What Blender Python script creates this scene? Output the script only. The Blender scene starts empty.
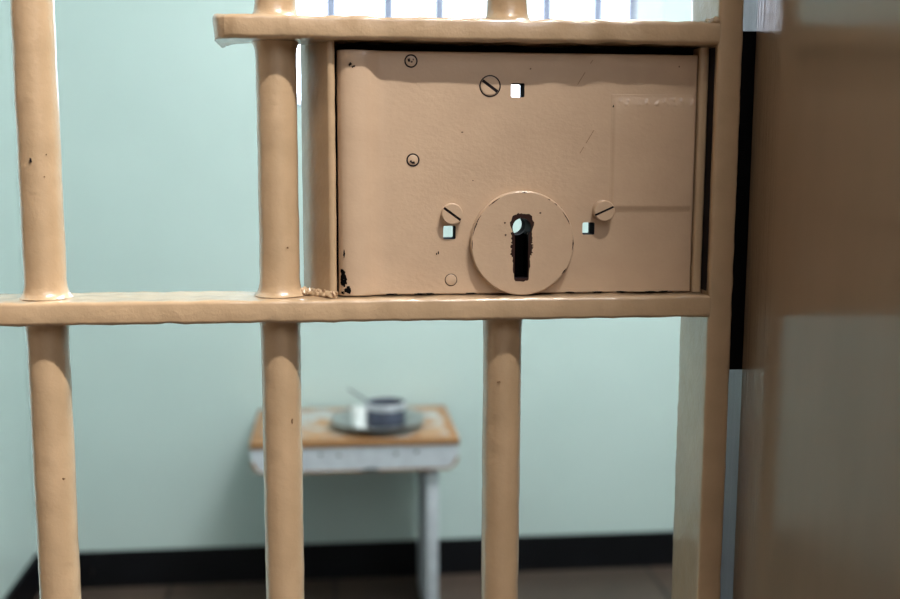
import bpy, bmesh, math, random
from mathutils import Vector, noise
random.seed(7)
PI = math.pi
scn = bpy.context.scene
COL = scn.collection

# ------------------------------------------------------------------ materials
def new_mat(name):
    m = bpy.data.materials.new(name); m.use_nodes = True
    nt = m.node_tree; b = nt.nodes['Principled BSDF']
    return m, nt, b

def N(nt, t, **kw):
    n = nt.nodes.new(t)
    for k, v in kw.items():
        if k in n.inputs.keys() if hasattr(n.inputs, 'keys') else False:
            n.inputs[k].default_value = v
        else:
            setattr(n, k, v)
    return n

def ramp(nt, fac, stops):
    r = nt.nodes.new('ShaderNodeValToRGB')
    el = r.color_ramp.elements
    el[0].position, el[0].color = stops[0][0], (*stops[0][1], 1)
    el[1].position, el[1].color = stops[1][0], (*stops[1][1], 1)
    for p, c in stops[2:]:
        e = el.new(p); e.color = (*c, 1)
    nt.links.new(fac, r.inputs[0])
    return r.outputs[0]

def coords(nt, scale=(1, 1, 1)):
    tc = nt.nodes.new('ShaderNodeTexCoord')
    mp = nt.nodes.new('ShaderNodeMapping'); mp.inputs['Scale'].default_value = scale
    nt.links.new(tc.outputs['Object'], mp.inputs[0])
    return mp.outputs[0]

def noise_tex(nt, vec, scale, detail=4, rough=.55):
    n = nt.nodes.new('ShaderNodeTexNoise')
    n.inputs['Scale'].default_value = scale; n.inputs['Detail'].default_value = detail
    n.inputs['Roughness'].default_value = rough
    nt.links.new(vec, n.inputs['Vector'])
    return n.outputs['Fac']

def bump(nt, b, h, strength, dist, prev=None):
    n = nt.nodes.new('ShaderNodeBump')
    n.inputs['Strength'].default_value = strength; n.inputs['Distance'].default_value = dist
    nt.links.new(h, n.inputs['Height'])
    if prev: nt.links.new(prev, n.inputs['Normal'])
    nt.links.new(n.outputs[0], b.inputs['Normal'])
    return n.outputs[0]

def paint(name, c1, c2, rough=.3, s1=30, s2=260, b1=.5, b2=.35, stretch=(1, 1, 1), spec=.5, d1=.0016, d2=.0006, coat=0, coat_r=.12):
    m, nt, b = new_mat(name)
    v = coords(nt, stretch)
    n1 = noise_tex(nt, v, s1, 5)
    nt.links.new(ramp(nt, n1, [(.35, c1), (.65, c2)]), b.inputs['Base Color'])
    b.inputs['Roughness'].default_value = rough
    b.inputs['Specular IOR Level'].default_value = spec
    b.inputs['Coat Weight'].default_value = coat; b.inputs['Coat Roughness'].default_value = coat_r
    p = bump(nt, b, n1, b1, d1)
    bump(nt, b, noise_tex(nt, v, s2, 3), b2, d2, p)
    return m

def flat(name, c, rough=.5, metal=0.0):
    m, nt, b = new_mat(name)
    v = coords(nt)
    n = noise_tex(nt, v, 90, 4)
    k = tuple(min(1, x * 1.12) for x in c); d = tuple(x * .88 for x in c)
    nt.links.new(ramp(nt, n, [(.3, d), (.7, k)]), b.inputs['Base Color'])
    b.inputs['Roughness'].default_value = rough; b.inputs['Metallic'].default_value = metal
    bump(nt, b, n, .15, .0005)
    return m

BEIGE = paint('beige_gloss_paint', (.405, .283, .172), (.450, .315, .195), .34, 45, 300, .60, .45, coat=1.0, coat_r=.14)
LOCKP = paint('beige_lock_paint', (.480, .345, .240), (.515, .372, .260), .36, 36, 300, .14, .30, (1, 1, 1.3), coat=.5, coat_r=.2)
def make_jamb():
    m, nt, b = new_mat('brown_gloss_wall')
    v = coords(nt, (1, 1, .35)); n1 = noise_tex(nt, v, 14, 5)
    nt.links.new(ramp(nt, n1, [(.35, (.25, .19, .135)), (.65, (.28, .212, .152))]), b.inputs['Base Color'])
    b.inputs['Roughness'].default_value = .16
    p = bump(nt, b, n1, .10, .0016)
    sx = nt.nodes.new('ShaderNodeSeparateXYZ'); tc = nt.nodes.new('ShaderNodeTexCoord'); nt.links.new(tc.outputs['Object'], sx.inputs[0])
    mr = nt.nodes.new('ShaderNodeMapRange'); nt.links.new(sx.outputs['Y'], mr.inputs[0])
    mr.inputs[1].default_value = -.068; mr.inputs[2].default_value = -.052; mr.inputs[3].default_value = 0; mr.inputs[4].default_value = .55
    st = noise_tex(nt, coords(nt, (1, 420, 9)), 1.0, 4, .7)
    bn = nt.nodes.new('ShaderNodeBump'); bn.inputs['Distance'].default_value = .0012
    nt.links.new(mr.outputs[0], bn.inputs['Strength']); nt.links.new(st, bn.inputs['Height']); nt.links.new(p, bn.inputs['Normal'])
    nt.links.new(bn.outputs[0], b.inputs['Normal'])
    return m
JAMB = make_jamb()
REBATE = paint('rebate_bluish_reflection', (.10, .10, .13), (.13, .13, .165), .34, 20, 160, .2, .3, (1, 8, .3))  # dim bluish window reflection on the brown rebate, put into its colour
DARK = flat('black_grime_and_shade', (.010, .008, .011), .7)
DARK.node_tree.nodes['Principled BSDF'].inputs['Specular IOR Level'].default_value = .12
BLACKST = flat('black_steel', (.0025, .0025, .003), .9)
BLACKST.node_tree.nodes['Principled BSDF'].inputs['Specular IOR Level'].default_value = .1
RUST = flat('rusty_bare_metal', (.026, .010, .008), .7)
RUST.node_tree.nodes['Principled BSDF'].inputs['Specular IOR Level'].default_value = .2
CHIPB = flat('brown_chip', (.16, .085, .04), .6)
WALLG = paint('pale_green_wall', (.545, .640, .617), (.575, .670, .647), .42, 3.0, 60, .15, .12, d1=.004, d2=.001)
WHITEC = paint('white_ceiling', (.64, .65, .65), (.68, .69, .69), .6, 4, 60, .1, .1)
CREAM = paint('cream_corridor', (.42, .37, .30), (.46, .40, .33), .5, 4, 60, .1, .1)
BLACKB = paint('black_baseboard', (.003, .003, .004), (.005, .005, .007), .5, 6, 80, .1, .1, spec=.2)
STEEL = flat('dull_steel', (.46, .46, .46), .36, 1.0)
STEELD = flat('dark_bluish_metal', (.085, .092, .135), .42, .5)
PALEST = flat('pale_steel', (.70, .70, .76), .42, .7)
ENAMEL = flat('white_enamel', (.90, .91, .90), .35)
BRASS = flat('old_brass', (.55, .43, .22), .4, .2)
FRAMEM = flat('grey_window_bar', (.30, .32, .44), .5)
REVEAL = paint('white_reveal', (.66, .70, .69), (.70, .74, .73), .5, 4, 60, .1, .1)

def make_floor_mat():
    m, nt, b = new_mat('brown_floor')
    v = coords(nt)
    br = nt.nodes.new('ShaderNodeTexBrick')
    br.offset = 0.0; br.inputs['Scale'].default_value = 1.0
    br.inputs['Brick Width'].default_value = .42; br.inputs['Row Height'].default_value = .42
    br.inputs['Mortar Size'].default_value = .006
    br.inputs['Color1'].default_value = (.068, .049, .038, 1); br.inputs['Color2'].default_value = (.082, .054, .041, 1)
    br.inputs['Mortar'].default_value = (.02, .015, .012, 1)
    nt.links.new(v, br.inputs['Vector'])
    n = noise_tex(nt, v, 9, 6, .65)
    mx = nt.nodes.new('ShaderNodeMixRGB'); mx.blend_type = 'MULTIPLY'; mx.inputs[0].default_value = .7
    nt.links.new(br.outputs['Color'], mx.inputs[1])
    nt.links.new(ramp(nt, n, [(.3, (.6, .6, .62)), (.7, (1.2, 1.15, 1.1))]), mx.inputs[2])
    nt.links.new(mx.outputs[0], b.inputs['Base Color'])
    b.inputs['Roughness'].default_value = .5
    bump(nt, b, n, .1, .002)
    return m
FLOORM = make_floor_mat()

def make_worn_top():
    m, nt, b = new_mat('worn_grey_paint_on_wood')
    v = coords(nt)
    g = ramp(nt, noise_tex(nt, v, 16, 6, .7), [(.2, (.36, .37, .36)), (.44, (.42, .43, .42)), (.52, (.40, .22, .11)), (.75, (.50, .27, .12))])
    nt.links.new(g, b.inputs['Base Color']); b.inputs['Roughness'].default_value = .55
    return m
def make_wood():
    m, nt, b = new_mat('bare_orange_wood')
    v = coords(nt, (2, 22, 22))
    g = ramp(nt, noise_tex(nt, v, 6, 5, .6), [(.3, (.26, .115, .045)), (.7, (.40, .20, .085))])
    nt.links.new(g, b.inputs['Base Color']); b.inputs['Roughness'].default_value = .5
    return m
def make_apron():
    m, nt, b = new_mat('chipped_grey_white_paint')
    v = coords(nt)
    g = ramp(nt, noise_tex(nt, v, 38, 5, .65), [(.22, (.10, .085, .075)), (.33, (.46, .47, .52)), (.7, (.56, .575, .62))])
    nt.links.new(g, b.inputs['Base Color']); b.inputs['Roughness'].default_value = .5
    return m
WORN, WOOD, APRON = make_worn_top(), make_wood(), make_apron()

def make_glass():
    m, nt, b = new_mat('window_glass')
    nt.nodes.remove(b)
    out = [n for n in nt.nodes if n.type == 'OUTPUT_MATERIAL'][0]
    t = nt.nodes.new('ShaderNodeBsdfTransparent'); t.inputs[0].default_value = (.97, .98, 1, 1)
    g = nt.nodes.new('ShaderNodeBsdfGlossy'); g.inputs['Roughness'].default_value = .02
    fr = nt.nodes.new('ShaderNodeFresnel'); fr.inputs[0].default_value = 1.3
    mx = nt.nodes.new('ShaderNodeMixShader')
    nt.links.new(fr.outputs[0], mx.inputs[0]); nt.links.new(t.outputs[0], mx.inputs[1]); nt.links.new(g.outputs[0], mx.inputs[2])
    nt.links.new(mx.outputs[0], out.inputs[0])
    return m
GLASS = make_glass()

# ------------------------------------------------------------------ object helpers
def wloc(o):
    p = Vector((0, 0, 0))
    while o is not None:
        p += o.location; o = o.parent
    return p

def obj(name, bm, mats, parent=None, origin=None, smooth=True, angle=35):
    """one mesh object from world-space geometry, its origin at `origin` (or the parent's)"""
    bmesh.ops.recalc_face_normals(bm, faces=bm.faces[:])
    base = wloc(parent) if parent else Vector((0, 0, 0))
    org = Vector(origin) if origin is not None else base
    bmesh.ops.translate(bm, verts=bm.verts[:], vec=-org)
    me = bpy.data.meshes.new(name); bm.to_mesh(me); bm.free()
    for m in (mats if isinstance(mats, (list, tuple)) else [mats]): me.materials.append(m)
    if smooth:
        me.shade_smooth(); me.set_sharp_from_angle(angle=math.radians(angle))
    o = bpy.data.objects.new(name, me); COL.objects.link(o)
    o.parent = parent; o.location = org - base
    return o

def thing(name, label, cat, loc=(0, 0, 0), group=None):
    o = bpy.data.objects.new(name, None); COL.objects.link(o)
    o.empty_display_size = .05; o.location = loc
    o['label'] = label; o['category'] = cat
    if group: o['group'] = group
    return o
def tag(o, label, cat):
    o['label'] = label; o['category'] = cat
    return o
def struct(name, bm, m, smooth=False):
    o = obj(name, bm, m, smooth=smooth); o['kind'] = 'structure'
    return o

def box(bm, x0, x1, y0, y1, z0, z1, mi=0):
    vs = [bm.verts.new(p) for p in ((x0, y0, z0), (x1, y0, z0), (x1, y1, z0), (x0, y1, z0), (x0, y0, z1), (x1, y0, z1), (x1, y1, z1), (x0, y1, z1))]
    fs = []
    for q in ((0, 3, 2, 1), (4, 5, 6, 7), (0, 1, 5, 4), (1, 2, 6, 5), (2, 3, 7, 6), (3, 0, 4, 7)):
        f = bm.faces.new([vs[i] for i in q]); f.material_index = mi; fs.append(f)
    return fs

def bevel_box(bm, x0, x1, y0, y1, z0, z1, r=.003, seg=2, mi=0):
    b2 = bmesh.new(); box(b2, x0, x1, y0, y1, z0, z1, mi)
    bmesh.ops.bevel(b2, geom=b2.edges[:], offset=r, segments=seg, profile=.5, affect='EDGES')
    for f in b2.faces: f.material_index = mi
    merge(bm, b2)

def merge(bm, b2):
    me = bpy.data.meshes.new('tmp'); b2.to_mesh(me); b2.free()
    bm.from_mesh(me); bpy.data.meshes.remove(me)

def loft(bm, rings, cap=True, mi=0):
    rows = [[bm.verts.new(p) for p in r] for r in rings]
    n = len(rows[0])
    for a, b in zip(rows, rows[1:]):
        for i in range(n):
            f = bm.faces.new((a[i], a[(i + 1) % n], b[(i + 1) % n], b[i])); f.material_index = mi
    if cap:
        for r in (rows[0], rows[-1]):
            f = bm.faces.new(r); f.material_index = mi
    return rows

def rrect(w, d, r, k=4, step=.005):
    """rounded rectangle outline, centred, with extra points along the straights"""
    pts = []
    cs = [(w/2-r, d/2-r, 0), (-w/2+r, d/2-r, 90), (-w/2+r, -d/2+r, 180), (w/2-r, -d/2+r, 270)]
    for i, (cx, cy, a0) in enumerate(cs):
        for j in range(k + 1):
            a = math.radians(a0 + 90 * j / k)
            pts.append((cx + r * math.cos(a), cy + r * math.sin(a)))
        nx = cs[(i + 1) % 4]
        a = math.radians(nx[2]); q = (nx[0] + r * math.cos(a), nx[1] + r * math.sin(a))
        p = pts[-1]; L = math.hypot(q[0]-p[0], q[1]-p[1]); m = int(L / step)
        for t in range(1, m):
            pts.append((p[0] + (q[0]-p[0]) * t / m, p[1] + (q[1]-p[1]) * t / m))
    return pts

def lumps(bm, amp=.0004, f=80, amp2=.00026, f2=210, seed=0):
    bm.normal_update()
    s = Vector((seed * 3.1, seed * 1.7, seed * 2.3))
    for v in bm.verts:
        v.co += v.normal * (amp * noise.noise(v.co * f + s) + amp2 * noise.noise(v.co * f2 + s))

def flat_bar(axis, a0, a1, c, w, d, r=.0025, step=.004, end_round=(0, 0), seed=1, amp=.0004):
    """painted flat bar along X ('x': c=(y,z), w=depth in y, d=height in z) or Z ('z': c=(x,y))"""
    bm = bmesh.new(); n = max(2, int(abs(a1 - a0) / step)); rings = []
    ts = [a0 + (a1 - a0) * i / n for i in range(n + 1)]
    for end, k in ((0, end_round[0]), (1, end_round[1])):
        if k:
            e = a0 if end == 0 else a1; s = 1 if end == 0 else -1
            ts += [e + s * k * q for q in (.02, .08, .18, .3, .45)]
    ts = sorted(set(ts))
    for t in ts:
        sw = 1.0
        for e, k in ((a0, end_round[0]), (a1, end_round[1])):
            if k and abs(t - e) < k:
                q = k - abs(t - e)
                sw = min(sw, (w/2 - k + math.sqrt(max(k*k - q*q, 0))) / (w/2))
        sec = rrect(w * max(sw, .3), d, r)
        if axis == 'x': rings.append([(t, c[0] + u, c[1] + v) for u, v in sec])
        else: rings.append([(c[0] + u, c[1] + v, t) for u, v in sec])
    loft(bm, rings); lumps(bm, amp, seed=seed)
    return bm

def chip(bm, x, z, y, rx, rz, mi=1, n=14, jag=.35, proud=.00025):
    """a flake of missing paint facing the corridor"""
    vs = []
    for i in range(n):
        a = 2 * PI * i / n; k = 1 + random.uniform(-jag, jag)
        vs.append(bm.verts.new((x + rx * k * math.cos(a), y - proud, z + rz * k * math.sin(a))))
    c = bm.verts.new((x, y - proud, z))
    for i in range(n):
        f = bm.faces.new((c, vs[i], vs[(i + 1) % n])); f.material_index = mi

def round_bar(x, z0, z1, r, collars=(), seed=1, chips=(), y=0.0, lean=0.0):
    bm = bmesh.new(); zs = []; z = z0
    while z < z1:
        zs.append(z); z += .0045
        for c, s in collars:
            zs += [c + s * q for q in (.0003, .001, .002, .0032, .005, .007, .010)] if z == zs[0] + .0045 else []
    zs = sorted(set([q for q in zs if z0 <= q <= z1] + [z1])); rings = []
    for z in zs:
        k = r
        for c, s in collars:
            d = (z - c) * s
            if 0 <= d < .02: k += .0042 * math.exp(-d / .0026) if s > 0 else .0026 * math.exp(-d / .0024)
        xx = x + lean * (z - 1.0)
        rings.append([(xx + k * math.cos(2*PI*i/28), y + k * math.sin(2*PI*i/28), z) for i in range(28)])
    loft(bm, rings); lumps(bm, .00035, 60, .0002, 180, seed)
    for cx, cz, rx, rz, mi in chips:
        dx = cx - x
        chip(bm, cx, cz, y - math.sqrt(max(r*r - dx*dx, 0)) - .0003, rx, rz, mi)
    return bm

def lathe(bm, prof, cx, cy, z0, n=48, mi=0):
    """prof: list of (radius, z) from axis bottom round to the inside; closed when it starts/ends at radius 0"""
    rows = []
    for r, z in prof:
        if r <= 1e-6: rows.append([bm.verts.new((cx, cy, z0 + z))])
        else: rows.append([bm.verts.new((cx + r * math.cos(2*PI*i/n), cy + r * math.sin(2*PI*i/n), z0 + z)) for i in range(n)])
    for a, b in zip(rows, rows[1:]):
        for i in range(n):
            j = (i + 1) % n
            if len(a) == 1 and len(b) == 1: continue
            if len(a) == 1: f = bm.faces.new((a[0], b[i], b[j]))
            elif len(b) == 1: f = bm.faces.new((a[i], a[j], b[0]))
            else: f = bm.faces.new((a[i], a[j], b[j], b[i]))
            f.material_index = mi

def disc_y(bm, x, z, y0, y1, r, n=40, bev=.0006, mi=0):
    """disc facing the corridor: front at y0 (smaller y), back at y1"""
    rings = []
    for rr, yy in ((r - bev, y0), (r - bev * .3, y0 + bev * .3), (r, y0 + bev), (r, y1)):
        rings.append([(x + rr * math.cos(2*PI*i/n), yy, z + rr * math.sin(2*PI*i/n)) for i in range(n)])
    loft(bm, rings, mi=mi)

# ------------------------------------------------------------------ sizes (metres; gate plane is y = 0)
RAIL_D = .050
MID0, MID1 = 1.0120, 1.0265          # middle rail under the lock
TOP0, TOP1 = 1.1862, 1.2005          # rail over the lock
POST0, POST1 = .2443, .2607
BAR_R = .0128
YB = 2.040                            # back wall of the cell
XL, XR = -.757, 1.25                  # side walls of the cell
JX = .2705                            # face of the right door reveal
CEIL = 2.62

# ------------------------------------------------------------------ the gate
gate = thing('barred_gate', 'beige painted iron cell gate of round bars with a big lock box and keyhole', 'gate')
bar_specs = [
    (-.3255, .035, 2.130, [(MID1, 1), (MID0, -1)], []),
    (-.1794, .035, 2.130, [(MID1, 1), (MID0, -1)], [(-.1815, 1.1125, .0008, .0018, 1), (-.174, 1.1025, .0005, .0004, 2), (-.1725, 1.116, .0004, .0005, 2), (-.1715, .911, .001, .0007, 2)]),
    (-.0333, .035, 2.130, [(MID1, 1), (MID0, -1), (TOP1, 1), (TOP0, -1)], [(-.0265, .9455, .0006, .0016, 2), (-.0275, 1.058, .0007, .0006, 2)]),
    (.1124, .035, MID0 + .004, [(MID0, -1)], [(.1085, .969, .0012, .0006, 2)]),
    (.1132, TOP1 - .004, 2.130, [(TOP1, 1)], []),
]
for i, (x, z0, z1, col, ch) in enumerate(bar_specs):
    obj('bar', round_bar(x, z0, z1, BAR_R, col, 3 + i, ch), [BEIGE, DARK, CHIPB], gate, origin=(x, 0, z0))
zc = (MID0 + MID1) / 2
obj('rail', flat_bar('x', -.475, POST0 + .001, (0, zc), RAIL_D, MID1 - MID0, .0024, seed=2, amp=.0008), BEIGE, gate, origin=(-.1, 0, zc))
zc = (TOP0 + TOP1) / 2
obj('lock_rail', flat_bar('x', -.0705, POST0 + .001, (.0195, zc), .089, TOP1 - TOP0, .0028, end_round=(.018, 0), seed=5, amp=.0012), BEIGE, gate, origin=(.09, 0, zc))
for z in (.05, 2.130):
    obj('rail', flat_bar('x', -.475, POST0 + .001, (0, z), RAIL_D, .016, .0024, step=.02, seed=6), BEIGE, gate, origin=(-.1, 0, z))
obj('post', flat_bar('z', .03, 2.138, ((POST0 + POST1) / 2, .0035), POST1 - POST0, RAIL_D + .007, .0022, seed=8, amp=.00035), BEIGE, gate, origin=(.2525, 0, .03))
obj('post', flat_bar('z', .03, 2.138, (-.4825, 0), POST1 - POST0, RAIL_D, .0022, step=.02, seed=9), BEIGE, gate, origin=(-.4825, 0, .03))

# --- lock case, cut through by a keyhole and three square holes
LY = -.0105                                            # flat face of the lock
LZ0, LZ1 = 1.0273, 1.1810
prof = [(.0046, .0025), (.0046, -.0085), (.0054, -.0118), (.0075, -.0142), (.0105, -.0156), (.0150, -.0161), (.0190, -.0160), (.0225, -.0152),
        (.0255, -.0138), (.0285, -.0122), (.0315, -.0110), (.0345, -.01055), (.0380, LY)]
prof += [(.045 + .01 * i, LY) for i in range(19)] + [(.2340, LY), (.2358, -.0101), (.2366, -.0092), (.2368, .0025)]
bm = bmesh.new()
zs = [LZ0, LZ0 + .0002, LZ0 + .0008] + [LZ0 + .004 + .005 * i for i in range(30)] + [LZ1 - .0008, LZ1 - .0002, LZ1]
rings = []
for z in zs:
    e = min(z - LZ0, LZ1 - z); inset = .0010 - math.sqrt(max(.0010**2 - max(.0010 - e, 0)**2, 0)) if e < .0010 else 0
    rings.append([(x, (y + inset if y < 0 else y), z) for x, y in prof])
loft(bm, rings)
case = obj('lock_case', bm, [LOCKP, BLACKST], gate, origin=(.12, 0, 1.1), angle=30)

KX, KZ, KR = .1218, 1.0705, .0061                     # keyhole
def keyhole(r=KR, hw=.0044, drop=.0325, n_arc=22, n_side=9):
    """outline, clockwise from lower left round the top"""
    zt = -math.sqrt(r*r - hw*hw); a0 = math.atan2(zt, -hw); a1 = math.atan2(zt, hw)
    if a0 < 0: a0 += 2*PI
    pts = [(-hw, -drop + (zt + drop) * i / n_side) for i in range(n_side)]
    pts += [(r * math.cos(a0 + (a1 - a0) * i / n_arc), r * math.sin(a0 + (a1 - a0) * i / n_arc)) for i in range(n_arc + 1)]
    pts += [(hw, zt - (zt + drop) * (i + 1) / n_side) for i in range(n_side)]
    pts += [(hw * (1 - 2 * (i + 1) / 5), -drop) for i in range(4)]
    return pts
def prism(bm, outline, cx, cz, y0, y1):
    loft(bm, [[(cx + u, y0, cz + w) for u, w in outline], [(cx + u, y1, cz + w) for u, w in outline]])
HOLES = [(.1190, 1.1576, .0086, .0088), (.0756, 1.0672, .0080, .0086), (.1667, 1.0694, .0080, .0080)]
cut = bmesh.new()
for hx, hz, hw, hh in HOLES:
    prism(cut, rrect(hw, hh, .0008, 2, 1), hx, hz, -.03, .03)
prism(cut, keyhole(), KX, KZ, -.03, .0026)
cutter = obj('cutter', cut, DARK, None, smooth=False)

def boolean(o, c):
    md = o.modifiers.new('b', 'BOOLEAN'); md.operation = 'DIFFERENCE'; md.object = c; md.solver = 'EXACT'
    bpy.context.view_layer.update()
    me = bpy.data.meshes.new_from_object(o.evaluated_get(bpy.context.evaluated_depsgraph_get()))
    o.modifiers.clear(); o.data = me
def in_hole(x, z):
    for hx, hz, hw, hh in HOLES:
        if abs(x - hx) < hw/2 + .0002 and abs(z - hz) < hh/2 + .0002: return True
    return (abs(x - KX) < KR + .0003 and -.0340 < z - KZ < KR + .0003)
def blacken(o):
    w = wloc(o)
    for p in o.data.polygons:
        c = p.center + w
        p.material_index = 1 if (abs(p.normal.y) < .2 and in_hole(c.x, c.z)) else 0
boolean(case, cutter); blacken(case)
bm = bmesh.new(); box(bm, .0032, .2430, .0025, .0065, MID1 - .0008, TOP0 + .0008)
back = obj('back_plate', bm, [BLACKST, DARK], gate, origin=(.12, 0, 1.1))
bpy.data.objects.remove(cutter)
cut = bmesh.new()
for hx, hz, hw, hh in HOLES: prism(cut, rrect(hw, hh, .0008, 2, 1), hx, hz, -.03, .03)
prism(cut, [(KR * math.cos(2*PI*i/32), KR * math.sin(2*PI*i/32)) for i in range(32)], KX, KZ, -.03, .03)
cutter = obj('cutter', cut, DARK, None, smooth=False)
boolean(back, cutter); blacken(back)
bm = bmesh.new()                                       # round boss on the cell side, the key passes through it
rings = []
for r, y in ((.0061, .0064), (.0061, .0195), (.024, .0195), (.0245, .019), (.0245, .0064)):
    rings.append([(KX + r * math.cos(2*PI*i/40), y, KZ + r * math.sin(2*PI*i/40)) for i in range(40)])
rows = loft(bm, rings, cap=False)
obj('key_boss', bm, BLACKST, back)
bpy.data.objects.remove(cutter)

# --- escutcheon: painted disc, paint worn off to rusty metal round the keyhole
EX, EZ, ER, EY = .1225, 1.0604, .0337, -.0163
bm = bmesh.new(); ko = keyhole(); cz = -.012; m = 128
def cast(poly, a):
    """distance from the keyhole's middle to its outline in direction a"""
    dx, dz = math.cos(a), math.sin(a); best = 0
    for i, (u, w) in enumerate(poly):
        u2, w2 = poly[(i + 1) % len(poly)]; ex, ez = u2 - u, w2 - w
        den = dx * ez - dz * ex
        if abs(den) < 1e-12: continue
        t = (u * ez - (w - cz) * ex) / den; q = (u * dz - (w - cz) * dx) / den
        if t > 0 and -1e-6 <= q <= 1 + 1e-6: best = max(best, t)
    return best
k0, ch, mid, outr = [], [], [], []
for i in range(m):
    a = 2 * PI * (i + .5) / m; dx, dz = math.cos(a), math.sin(a); d = cast(ko, a)
    z = cz + d * dz; k0.append((KX + d * dx, KZ + z))
    g = .0026 + .0014 * noise.noise(Vector((dx * 9, dz * 9, .3))) + 0.0009 * noise.noise(Vector((dx * 17, dz * 17, 1.3)))
    if z > -.007: g += .0010
    elif z < -.026: g *= .75
    g = max(g, .0003)
    ch.append((KX + (d + g) * dx, KZ + cz + (d + g) * dz))
    px, pz = KX - EX, KZ + cz - EZ; bq = px * dx + pz * dz
    t = -bq + math.sqrt(bq * bq - (px * px + pz * pz - ER * ER))
    outr.append((EX + px + t * dx, EZ + pz + t * dz))
    mid.append(((ch[-1][0] + outr[-1][0]) / 2, (ch[-1][1] + outr[-1][1]) / 2))
def shrink(pts, k): return [(EX + (x - EX) * k, EZ + (z - EZ) * k) for x, z in pts]
layers = [(k0, .0026), (k0, EY + .0004), (ch, EY + .0003), (ch, EY), (mid, EY), (shrink(outr, .975), EY), (shrink(outr, .992), EY + .0004), (outr, EY + .0012), (outr, LY + .0003)]
rows = [[bm.verts.new((x, y, z)) for x, z in pts] for pts, y in layers]
for li, (a, b) in enumerate(zip(rows, rows[1:])):
    for i in range(m):
        f = bm.faces.new((a[i], a[(i+1) % m], b[(i+1) % m], b[i])); f.material_index = 2 if li == 0 else (1 if li <= 2 else 0)
for a0, a1 in ((118, 133), (146, 171), (176, 186), (22, 38), (48, 52), (58, 61), (-8, 4), (86, 92), (-38, -30)):   # paint broken along the rim
    k = max(4, int((a1 - a0) / 1.5)); pr = []
    for i in range(k + 1):
        t = math.radians(a0 + (a1 - a0) * i / k); wd = .00030 * math.sin(PI * min(max(i / k, .06), .94)) * random.uniform(.5, 1.3) + .00006
        q = ER * (.972 + .006 * noise.noise(Vector((t * 9, 1.5, 0))))
        pr.append([bm.verts.new((EX + (q + e * wd) * math.cos(t), EY - .0001, EZ + (q + e * wd) * math.sin(t))) for e in (-1, 1)])
    for p_, q_ in zip(pr, pr[1:]):
        f = bm.faces.new((p_[0], p_[1], q_[1], q_[0])); f.material_index = 1
for x, z in ((.1105, 1.0738), (.1112, 1.066), (.1335, 1.0800)): chip(bm, x, z, EY, .0006, .0005, 1)
esc = obj('escutcheon', bm, [LOCKP, RUST, DARK], case, origin=(EX, EY, EZ), angle=30)

# --- screws
def screw(name, x, z, y0, y1, r, slot_deg, slot_w, slot_d=.0011, ring=False, slot=True, ring_w=.00075, marks=()):
    bm = bmesh.new()
    if slot:
        disc_y(bm, x, z, y0 + slot_d, y1, r, bev=.0002)
        a = math.radians(slot_deg); ca, sa = math.cos(a), math.sin(a); hw = slot_w / 2
        for s in (1, -1):                              # the two halves of the head either side of the slot
            t0 = math.asin(hw / r); arc = [t0 + (PI - 2 * t0) * i / 20 for i in range(21)]
            o0 = [(r * math.cos(t), s * r * math.sin(t)) for t in arc]
            r1 = r - .0006; t1 = math.asin(min(hw / r1, 1)); arc1 = [t1 + (PI - 2 * t1) * i / 20 for i in range(21)]
            o1 = [(r1 * math.cos(t), s * r1 * math.sin(t)) for t in arc1]
            f = lambda o, y: [(x + u * ca - w * sa, y, z + u * sa + w * ca) for u, w in o]
            loft(bm, [f(o0, y0 + slot_d + .0001), f(o0, y0 + .0005), f(o1, y0)])
        b2 = bmesh.new()
        c = [(r * .97, hw), (-r * .97, hw), (-r * .97, -hw), (r * .97, -hw)]
        b2.faces.new([b2.verts.new((x + u * ca - w * sa, y0 + slot_d - .0001, z + u * sa + w * ca)) for u, w in c])
        for fc in b2.faces: fc.material_index = 1
        merge(bm, b2)
    else:
        disc_y(bm, x, z, y0, y1, r, bev=.0004)
    if ring:                                           # dark ring at the joint round a flush head
        n = 40; ra, rb = r * 1.0, r + ring_w
        rows = [[bm.verts.new((x + q * math.cos(2*PI*i/n), yy, z + q * math.sin(2*PI*i/n))) for i in range(n)] for q, yy in ((ra, LY - .0002), (rb, LY - .0002), (rb, LY + .0002))]
        for a_, b_ in zip(rows, rows[1:]):
            for i in range(n):
                fc = bm.faces.new((a_[i], a_[(i+1) % n], b_[(i+1) % n], b_[i])); fc.material_index = 1
    for u, w, a, b in marks: chip(bm, x + u, z + w, y0, a, b)
    return obj(name, bm, [LOCKP, DARK], case, origin=(x, y0, z))
screw('slotted_screw', .0768, 1.0794, -.0164, LY + .0002, .0068, -36, .0016)
screw('slotted_screw', .1757, 1.0812, -.0168, LY + .0002, .0068, 24, .0014)
screw('flush_screw', .1011, 1.1600, LY - .0003, LY + .0003, .0061, -36, .0019, .0002, True)
screw('flush_screw', .0509, 1.1749, LY - .0003, LY + .0003, .0033, 10, .0005, .0002, True, False, .0009, ((-.0012, .0004, .0008, .0012), (.0004, -.0006, .0006, .0005), (.0014, .0008, .0004, .0006)))
screw('flush_screw', .0521, 1.1134, LY - .0003, LY + .0003, .0033, 0, .0005, .0002, True, False, .0009, ((.0001, -.0017, .0013, .0008), (-.0014, -.0008, .0006, .0006)))
screw('rivet', .0767, 1.0366, LY - .0005, LY + .0003, .0036, 0, .0005, .0002, True, False, .0004)

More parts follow.
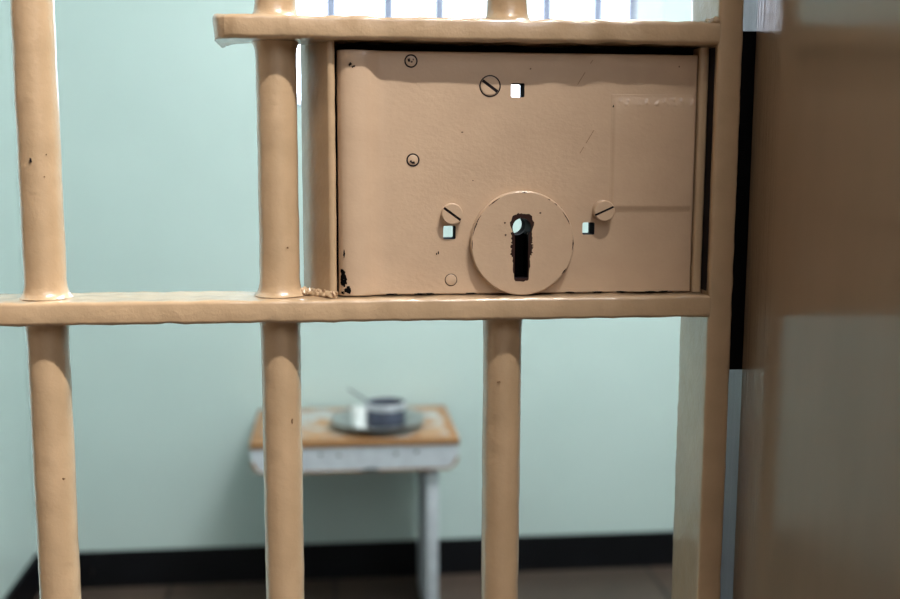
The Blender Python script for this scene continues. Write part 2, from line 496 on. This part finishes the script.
# --- raised plate under the paint, with worn embossing along its upper edge; paint flaws of the face
bm = bmesh.new(); X0, X1, Z0, Z1 = .1795, .2352, 1.0795, 1.1562; nx, nz = 112, 150; g = []
def sst(a, b, t):
    t = max(0, min(1, (t - a) / (b - a))); return t * t * (3 - 2 * t)
for j in range(nz + 1):
    row = []
    for i in range(nx + 1):
        x = X0 + (X1 - X0) * i / nx; z = Z0 + (Z1 - Z0) * j / nz
        h = sst(.1803, .1830, x) * sst(1.0800, 1.0846, z) * (1 - sst(1.1460, 1.1556, z)) * .0010
        h *= 1 - .5 * sst(1.12, 1.15, z) * (1 - sst(.1815, .190, x))
        band = sst(1.1475, 1.1500, z) * (1 - sst(1.1515, 1.1545, z)) * sst(.182, .189, x)
        h += band * .0008 * max(0, noise.noise(Vector((x * 420, z * 330, 3.3))))
        h += band * .00012
        row.append(bm.verts.new((x, LY - h - .00002 + (.0004 if i in (0, nx) or j in (0, nz) else 0), z)))
    g.append(row)
for j in range(nz):
    for i in range(nx): bm.faces.new((g[j][i], g[j][i+1], g[j+1][i+1], g[j+1][i]))
obj('raised_plate', bm, LOCKP, case, origin=(.208, LY, 1.118), angle=80)
bm = bmesh.new()
yb = LY
def face_y(x):
    for (xa, ya), (xb, yb_) in zip(prof, prof[1:]):
        if xb > xa and xa <= x <= xb: return ya + (yb_ - ya) * (x - xa) / (xb - xa)
    return LY
for i in range(34):                                   # black worn corner, lower left
    q = random.random(); z = LZ0 + .0012 + .0150 * q; x = .0064 + (.0052 * (1 - q) ** 1.3 + .0012) * random.random()
    vs_ = []
    for k in range(12):
        t = 2 * PI * k / 12; rr = random.uniform(.0007, .0014); xx = max(x + rr * math.cos(t), .0055)
        vs_.append(bm.verts.new((xx, face_y(xx) - .00015, max(z + rr * 1.2 * math.sin(t), LZ0 + .0002))))
    f = bm.faces.new(vs_); f.material_index = 1
chip(bm, .0080, 1.0545, -.0146, .0006, .0022)
for x, z, rx, rz in ((.0128, 1.1722, .0009, .0011), (.0152, 1.1710, .0006, .0006), (.0141, 1.1706, .0005, .0006)): chip(bm, x, z, -.0161, rx, rz)
for x, z, rx, rz in ((.0685, 1.0543, .0005, .0009), (.0672, 1.0535, .0004, .0007), (.1270, 1.1710, .0005, .0004), (.0835, 1.1310, .0006, .0003), (.1813, 1.1480, .0006, .0008),
                     (.2240, 1.1735, .0004, .0005), (.0905, 1.1005, .0005, .0002), (.1480, 1.0830, .0006, .0002)): chip(bm, x, z, yb, rx, rz)
def scratch(x0, z0, x1, z1, w=.00018):
    n = 7
    for i in range(n):
        if random.random() < .25: continue
        a, b = i / n, (i + .92) / n
        p, q = (x0 + (x1-x0)*a, z0 + (z1-z0)*a), (x0 + (x1-x0)*b, z0 + (z1-z0)*b)
        f = bm.faces.new([bm.verts.new(c) for c in ((p[0]-w, yb-.0002, p[1]), (p[0]+w, yb-.0002, p[1]), (q[0]+w, yb-.0002, q[1]), (q[0]-w, yb-.0002, q[1]))]); f.material_index = 2
scratch(.1560, 1.1590, .1672, 1.1772); scratch(.1600, 1.1180, .1690, 1.1330)
for i in range(26):                                    # broken dark line along the lower edge
    x = .012 + .222 * i / 26 + random.uniform(-.002, .002)
    if random.random() < .7 and not (.095 < x < .152): chip(bm, x, LZ0 + .0003, yb, .0035, .0005, jag=.3)
bmesh.ops.translate(bm, verts=bm.verts[:], vec=-wloc(case))
bm.from_mesh(case.data); bm.to_mesh(case.data); bm.free()
case.data.materials.append(CHIPB)

# --- strips either side of the lock
def strip(sec, z0, z1, seed):
    bm = bmesh.new(); n = int((z1 - z0) / .004)
    loft(bm, [[(x, y, z0 + (z1 - z0) * i / n) for x, y in sec] for i in range(n + 1)])
    lumps(bm, .00025, 70, .00012, 200, seed)
    return bm
sec = [(.0033, .018), (.0033, -.0146), (.0026, -.0157), (.0012, -.0162), (-.0007, -.0160), (-.0013, -.0155), (-.0017, -.0148), (-.0055, -.0088), (-.0095, -.0022), (-.0135, .0042), (-.0181, .0118), (-.0184, .0180)]
obj('side_strip', strip(sec, MID1 - .0005, TOP0 + .0005, 12), BEIGE, gate, origin=(-.005, 0, MID1), angle=40)
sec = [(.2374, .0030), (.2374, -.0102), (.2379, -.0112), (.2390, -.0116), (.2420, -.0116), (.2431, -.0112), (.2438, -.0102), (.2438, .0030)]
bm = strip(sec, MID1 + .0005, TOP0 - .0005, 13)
box(bm, .2438, .24415, -.0205, -.004, MID1 + .0025, TOP0 - .001, 1)      # shade in the groove against the post, painted as a black strip
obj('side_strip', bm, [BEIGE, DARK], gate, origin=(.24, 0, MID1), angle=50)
# weld bead at the foot of the left strip
bm = bmesh.new()
for i in range(11):
    x = -.0195 + .0195 * i / 10; r = random.uniform(.0024, .0042); b2 = bmesh.new()
    bmesh.ops.create_icosphere(b2, subdivisions=3, radius=r)
    for v in b2.verts:
        v.co *= 1 + .35 * noise.noise(v.co * 420 + Vector((i, 0, 0)))
        v.co.z *= .75; v.co += Vector((x, -.0105 + .016 * (1 - i / 10) * .9 - .004, MID1 + .0012 + random.uniform(0, .0016)))
    for f in b2.faces: f.material_index = 1 if noise.noise(f.calc_center_median() * 500) > .33 else 0
    merge(bm, b2)
obj('weld_bead', bm, [BEIGE, CHIPB], gate, origin=(-.01, -.01, MID1), angle=60)

bm = bmesh.new()
for i in range(16):
    b2 = bmesh.new(); bmesh.ops.create_icosphere(b2, subdivisions=3, radius=random.uniform(.0018, .0030))
    for v in b2.verts:
        v.co *= 1 + .3 * noise.noise(v.co * 420 + Vector((i, 5, 0)))
        v.co += Vector((POST0 - .0006 - random.uniform(0, .0008), -.022 + .0029 * i, TOP1 + .0004 + random.uniform(0, .0008)))
    merge(bm, b2)
obj('weld_bead', bm, BEIGE, gate, origin=(POST0, 0, TOP1), angle=60)

# ------------------------------------------------------------------ the keep on the door reveal
bm = bmesh.new()
bevel_box(bm, .2622, .3004, -.0170, .036, .975, 1.196, .0015)
keep = obj('lock_keep', bm, BLACKST, None, origin=(.28, .01, .975))
bm = bmesh.new()
for i in range(9): bevel_box(bm, .2622 - .0002, .268, -.0180, -.0160, 1.085 + .006 * i, 1.0895 + .006 * i, .0006)
obj('toothed_plate', bm, BLACKST, keep)
tag(keep, 'black steel lock keep in the gap between gate post and brown door reveal', 'lock keep')

# ------------------------------------------------------------------ the room
bm = bmesh.new(); box(bm, -3.2, 3.2, -2.2, YB + .35, -.1, 0); struct('floor', bm, FLOORM)
bm = bmesh.new(); box(bm, -3.2, 3.2, -2.2, YB + .35, CEIL, CEIL + .1); struct('ceiling', bm, WHITEC)
# front wall of the cell with the doorway, in cross-section: reveal, rebate for the gate
WF0, WF1 = -.30, .165
bm = bmesh.new()
def wbox(*a):
    for f in box(bm, *a):
        if f.calc_center_median().y > WF1 - .001: f.material_index = 1
wbox(JX, 3.2, WF0, -.021, 0, CEIL); wbox(.3010, 3.2, -.021, WF1, 0, CEIL); box(bm, .3002, .3010, -.0205, WF1 - .002, 0, 2.154, 2)
wbox(-3.2, -.505, WF0, WF1, 0, CEIL)
wbox(-.505, JX, WF0, WF1, 2.155, CEIL); wbox(JX, .3010, -.021, WF1, 2.155, CEIL)
struct('wall_front', bm, [JAMB, WALLG, REBATE])
# back wall with a deep window opening
WX0, WX1, WZ0, WZ1, WD = -.135, .842, 1.228, 2.10, .30
bm = bmesh.new()
xs = [XL - .2, WX0, WX1, XR + .2]; zs = [0, WZ0, WZ1, CEIL]
for i in range(3):
    for j in range(3):
        if i == 1 and j == 1: continue
        for y in (YB, YB + WD):
            bm.faces.new([bm.verts.new(p) for p in ((xs[i], y, zs[j]), (xs[i+1], y, zs[j]), (xs[i+1], y, zs[j+1]), (xs[i], y, zs[j+1]))])
bmesh.ops.remove_doubles(bm, verts=bm.verts[:], dist=1e-5)
for a, b in (((WX0, WZ0), (WX1, WZ0)), ((WX1, WZ0), (WX1, WZ1)), ((WX1, WZ1), (WX0, WZ1)), ((WX0, WZ1), (WX0, WZ0))):
    f = bm.faces.new([bm.verts.new(p) for p in ((a[0], YB, a[1]), (b[0], YB, b[1]), (b[0], YB + WD, b[1]), (a[0], YB + WD, a[1]))]); f.material_index = 1
for a, b in (((xs[0], 0), (xs[3], 0)), ((xs[3], 0), (xs[3], CEIL)), ((xs[3], CEIL), (xs[0], CEIL)), ((xs[0], CEIL), (xs[0], 0))):
    bm.faces.new([bm.verts.new(p) for p in ((a[0], YB, a[1]), (b[0], YB, b[1]), (b[0], YB + WD, b[1]), (a[0], YB + WD, a[1]))])
bmesh.ops.remove_doubles(bm, verts=bm.verts[:], dist=1e-5)
struct('wall_back', bm, [WALLG, REVEAL])
bm = bmesh.new(); box(bm, XL - .2, XL, WF1, YB, 0, CEIL); struct('wall_left', bm, WALLG)
bm = bmesh.new(); box(bm, XR, XR + .2, WF1, YB, 0, CEIL); struct('wall_right', bm, WALLG)
bm = bmesh.new(); box(bm, -3.2, 3.2, -2.2, -2.1, 0, CEIL); struct('wall_corridor', bm, CREAM)
bm = bmesh.new(); box(bm, -3.3, -3.2, -2.2, WF0, 0, CEIL); struct('wall_corridor_left', bm, CREAM)
bm = bmesh.new(); box(bm, 3.2, 3.3, -2.2, WF0, 0, CEIL); struct('wall_corridor_right', bm, CREAM)
bm = bmesh.new(); box(bm, XL, XR, YB - .010, YB, 0, .0955); bb = struct('baseboard_back', bm, BLACKB)
bm = bmesh.new(); b2 = bmesh.new()
lathe(bm, [(0, 0), (.0115, 0), (.011, .0012), (.008, .003), (0, .0037)], 0, 0, 0, 20)
for v in bm.verts: v.co = Vector((-.618, YB - .0100 - v.co.z, .044 + v.co.y))
b2.free(); obj('brass_screw', bm, BRASS, bb)
bm = bmesh.new(); box(bm, XL, XL + .010, WF1, YB - .010, 0, .0955); struct('baseboard_left', bm, BLACKB)
bm = bmesh.new(); box(bm, XR - .010, XR, WF1, YB - .010, 0, .0955); struct('baseboard_right', bm, BLACKB)
# window: frame, glass and upright bars
WY = YB + WD - .02
bm = bmesh.new()
for a in ((WX0, WX0 + .012, WY - .015, WY + .015, WZ0, WZ1), (WX1 - .012, WX1, WY - .015, WY + .015, WZ0, WZ1),
          (WX0 + .012, WX1 - .012, WY - .015, WY + .015, WZ0, WZ0 + .02), (WX0 + .012, WX1 - .012, WY - .015, WY + .015, WZ1 - .02, WZ1)): box(bm, *a)
win = struct('window_1', bm, FRAMEM)
bm = bmesh.new(); box(bm, WX0 + .012, WX1 - .012, WY + .006, WY + .010, WZ0 + .02, WZ1 - .02); obj('pane', bm, GLASS, win, smooth=False)
for x in (.0064, .1605, .2998, .4480, .5968, .7405):
    bm = bmesh.new(); rings = [[(x + .0165 * math.cos(2*PI*i/16), WY - .014 + .0165 * math.sin(2*PI*i/16), z) for i in range(16)] for z in (WZ0 + .018, WZ1 - .018)]
    loft(bm, rings); obj('window_bar', bm, FRAMEM, win)

# ------------------------------------------------------------------ the small table
TH, TX0, TX1, TY0, TY1 = .4645, -.188, .2885, 1.700, 2.018
tb = thing('side_table', 'small low wooden table with worn grey paint against the pale green wall', 'table', ((TX0+TX1)/2, (TY0+TY1)/2, 0))
bm = bmesh.new(); bevel_box(bm, TX0, TX1, TY0, TY1, TH - .017, TH, .0025)
for f in bm.faces: f.material_index = 1
bm2 = bmesh.new()
# worn paint lies inside a bare, irregular wooden margin
n = 72; rim = []
for i in range(n):
    t = i / n * 4; s = int(t); q = t - s
    c = [(TX0, TY0), (TX1, TY0), (TX1, TY1), (TX0, TY1)]
    px = c[s][0] + (c[(s+1) % 4][0] - c[s][0]) * q; py = c[s][1] + (c[(s+1) % 4][1] - c[s][1]) * q
    k = .021 + .016 * noise.noise(Vector((px * 14, py * 14, .5)))
    cx, cy = (TX0 + TX1) / 2, (TY0 + TY1) / 2
    rim.append((px - math.copysign(min(abs(px - cx), k), px - cx), py - math.copysign(min(abs(py - cy), k), py - cy)))
vs = [bm.verts.new((x, y, TH + .0003)) for x, y in rim]
f = bm.faces.new(vs); f.material_index = 0
bm2.free()
obj('table_top', bm, [WORN, WOOD], tb)
def apron_outline():
    r = .030; z0, z1 = TH - .076, TH - .017; x0, x1 = TX0 + .002, TX1 - .002
    pts = [(x0, z1), (x1, z1)]
    pts += [(x1 - r + r * math.cos(-a), z0 + r + r * math.sin(-a)) for a in [PI/2 * i / 8 for i in range(9)]]
    pts += [(x0 + r - r * math.sin(a), z0 + r - r * math.cos(a)) for a in [PI/2 * i / 8 for i in range(9)]]
    return pts
for y0, y1 in ((TY0 + .004, TY0 + .024), (TY1 - .026, TY1 - .006)):
    bm = bmesh.new(); o = apron_outline()
    loft(bm, [[(x, y0, z) for x, z in o], [(x, y1, z) for x, z in o]])
    cz = TH - .045
    if y0 < 1.8:                                       # paint gone along the lower edge
        edge = o[2:]
        for (xa, za), (xb, zb) in zip(edge, edge[1:]):
            k = .0045
            ia = (xa - math.copysign(k, xa - .05) * (1 if za > TH - .070 else .2), za + k * (1 if za < TH - .047 else .2))
            ib = (xb - math.copysign(k, xb - .05) * (1 if zb > TH - .070 else .2), zb + k * (1 if zb < TH - .047 else .2))
            f = bm.faces.new([bm.verts.new((u, y0 - .0003, w)) for u, w in ((xa, za), (xb, zb), ib, ia)]); f.material_index = 1
        chip(bm, .085, TH - .0725, y0 - .0002, .020, .0035, 2)
        for x, z in ((-.03, TH-.033), (.012, TH-.036), (.142, TH-.035), (.19, TH-.032), (-.10, TH-.04)): chip(bm, x, z, y0 - .0002, .0032, .0045, 2)
    obj('apron', bm, [APRON, WOOD, DARK], tb)
for x0, x1 in ((-.142, -.114), (.2147, .2427)):
    bm = bmesh.new(); bevel_box(bm, x0, x1, TY0 + .024, TY1 - .03, 0, TH - .017, .003); obj('leg', bm, APRON, tb)

# ------------------------------------------------------------------ things on the table
PX, PY = .1065, 1.812
bm = bmesh.new()
lathe(bm, [(0, 0.0000), (.060, 0.0000), (.068, 0.0018), (.082, 0.0144), (.092, 0.0185), (.1075, 0.0206), (.1105, 0.0200), (.1125, 0.0209), (.1128, 0.0225), (.1112, 0.0237), (.1085, 0.0231), (.091, 0.0203), (.081, 0.0158), (.067, 0.0038), (.059, 0.0020), (0, 0.0018)], PX, PY, TH + .0006, 72)
pl = obj('plate', bm, STEEL, None, origin=(PX, PY, TH + .0006), angle=60)
tag(pl, 'round shiny metal plate lying on the small worn table', 'plate')
cz = TH + .0029
CX, CY = .1245, 1.803
mug = thing('mug', 'dark bluish metal mug with a pale rim band standing on the metal plate', 'mug', (CX, CY, cz))
bm = bmesh.new(); Rm = .0455
lathe(bm, [(0, 0), (.040, 0), (Rm - .002, .003), (Rm, .006), (Rm, .022), (Rm + .0010, .024), (Rm + .0010, .027), (Rm, .029), (Rm, .056), (Rm + .0015, .058), (Rm + .0012, .0605), (Rm - .001, .060), (Rm - .0018, .055), (Rm - .0018, .006), (.038, .0025), (0, .0025)], CX, CY, cz, 56)
obj('body', bm, STEELD, mug, angle=50)
bm = bmesh.new()
rings = [[(CX + r * math.cos(2*PI*i/56), CY + r * math.sin(2*PI*i/56), cz + z) for i in range(56)] for r, z in ((Rm, .0455), (Rm + .0014, .0465), (Rm + .0020, .0560), (Rm + .0018, .0605), (Rm + .0004, .0618), (Rm - .0012, .0606))]
loft(bm, rings, cap=False); ob = obj('band', bm, PALEST, mug); ob['label'] = 'pale shiny band below the rim of the mug'
BX, BY = .0605, 1.790
bm = bmesh.new()
lathe(bm, [(0, 0), (.0145, 0), (.0165, .0015), (.0170, .020), (.0172, .050), (.0170, .0515), (.0162, .0510), (.0158, .020), (.0148, .003), (0, .003)], BX, BY, cz, 36)
bk = obj('beaker', bm, ENAMEL, None, origin=(BX, BY, cz), angle=50)
tag(bk, 'small white beaker on the metal plate left of the mug', 'cup')
# spoon standing in the mug, leaning over its rim
p0, p1 = Vector((.1550, 1.803, cz + .0130)), Vector((.0350, 1.808, cz + .0930))
bm = bmesh.new(); ax = (p1 - p0).normalized(); sx = Vector((0, 1, 0)); sx = (sx - ax * sx.dot(ax)).normalized(); sy = ax.cross(sx)
rings = []
for t, w, th in ((0, .001, .0008), (.02, .0050, .0014), (.08, .0075, .0018), (.16, .0085, .0019), (.26, .0070, .0018), (.33, .0036, .0016), (.42, .0030, .0022), (.7, .0040, .0024), (.9, .0060, .0024), (.98, .0050, .0022), (1, .0015, .0009)):
    c = p0.lerp(p1, t); rings.append([tuple(c + sx * (w * math.cos(2*PI*i/16)) + sy * (th * math.sin(2*PI*i/16))) for i in range(16)])
loft(bm, rings)
sp = obj('spoon', bm, STEELD, None, origin=tuple(p0), angle=60)
tag(sp, 'thin dark metal spoon whose handle leans out over the mug rim', 'spoon')

# ------------------------------------------------------------------ light
def area(name, loc, rot, sx, sy, power, color):
    l = bpy.data.lights.new(name, 'AREA'); l.shape = 'RECTANGLE'; l.size = sx; l.size_y = sy; l.energy = power; l.color = color
    o = bpy.data.objects.new(name, l); o.location = loc; o.rotation_euler = rot; COL.objects.link(o)
    return o
area('corridor_tube_light', (.60, -.77, 2.56), (math.radians(14), 0, 0), .66, .045, 76, (1.0, .95, .87))
area('corridor_fill', (.62, -1.75, 2.3), (math.radians(50), 0, math.radians(12)), 1.5, .8, 14, (.90, .93, 1.0))  # added cool fill behind the camera, lifts the shaded gate front; no known skylight
area('cell_ceiling_fill', (.80, .75, CEIL - .03), (0, 0, 0), .7, .3, 52, (.95, .99, 1.0))  # added unseen fill under the ceiling, brightens the cell walls
w = bpy.data.worlds.new('sky'); scn.world = w; w.use_nodes = True
bg = w.node_tree.nodes['Background']; bg.inputs[0].default_value = (.83, .90, 1.0, 1); bg.inputs[1].default_value = 6.0
p = bpy.data.lights.new('window_portal', 'AREA'); p.shape = 'RECTANGLE'; p.size = WX1 - WX0; p.size_y = WZ1 - WZ0
p.cycles.is_portal = True
o = bpy.data.objects.new('window_portal', p); o.location = ((WX0 + WX1) / 2, YB + WD + .01, (WZ0 + WZ1) / 2); o.rotation_euler = (math.radians(-90), 0, 0); COL.objects.link(o)

# ------------------------------------------------------------------ camera
f = 1080.0; yaw, pit, rho = math.radians(6.3), math.radians(7.9), .004
F = Vector((math.sin(yaw) * math.cos(pit), math.cos(yaw) * math.cos(pit), -math.sin(pit)))
R0 = Vector((math.cos(yaw), -math.sin(yaw), 0)); U0 = R0.cross(F)
R = (R0 + U0 * rho).normalized(); U = (U0 - R0 * rho).normalized()
cam = bpy.data.cameras.new('camera'); co = bpy.data.objects.new('camera', cam); COL.objects.link(co)
M = co.matrix_world.copy()
for i in range(3): M[i][0], M[i][1], M[i][2] = R[i], U[i], -F[i]
M[0][3], M[1][3], M[2][3] = 0, -.70, 1.12
co.matrix_world = M
cam.sensor_width = 36; cam.lens = f / 900 * 36; cam.clip_start = .01
cam.dof.use_dof = True; cam.dof.focus_distance = .695; cam.dof.aperture_fstop = 5.6
scn.camera = co
vs = scn.view_settings
vs.view_transform = 'Standard'; vs.look = 'None'; vs.exposure = 0.0; vs.gamma = 1.0; vs.use_curve_mapping = False
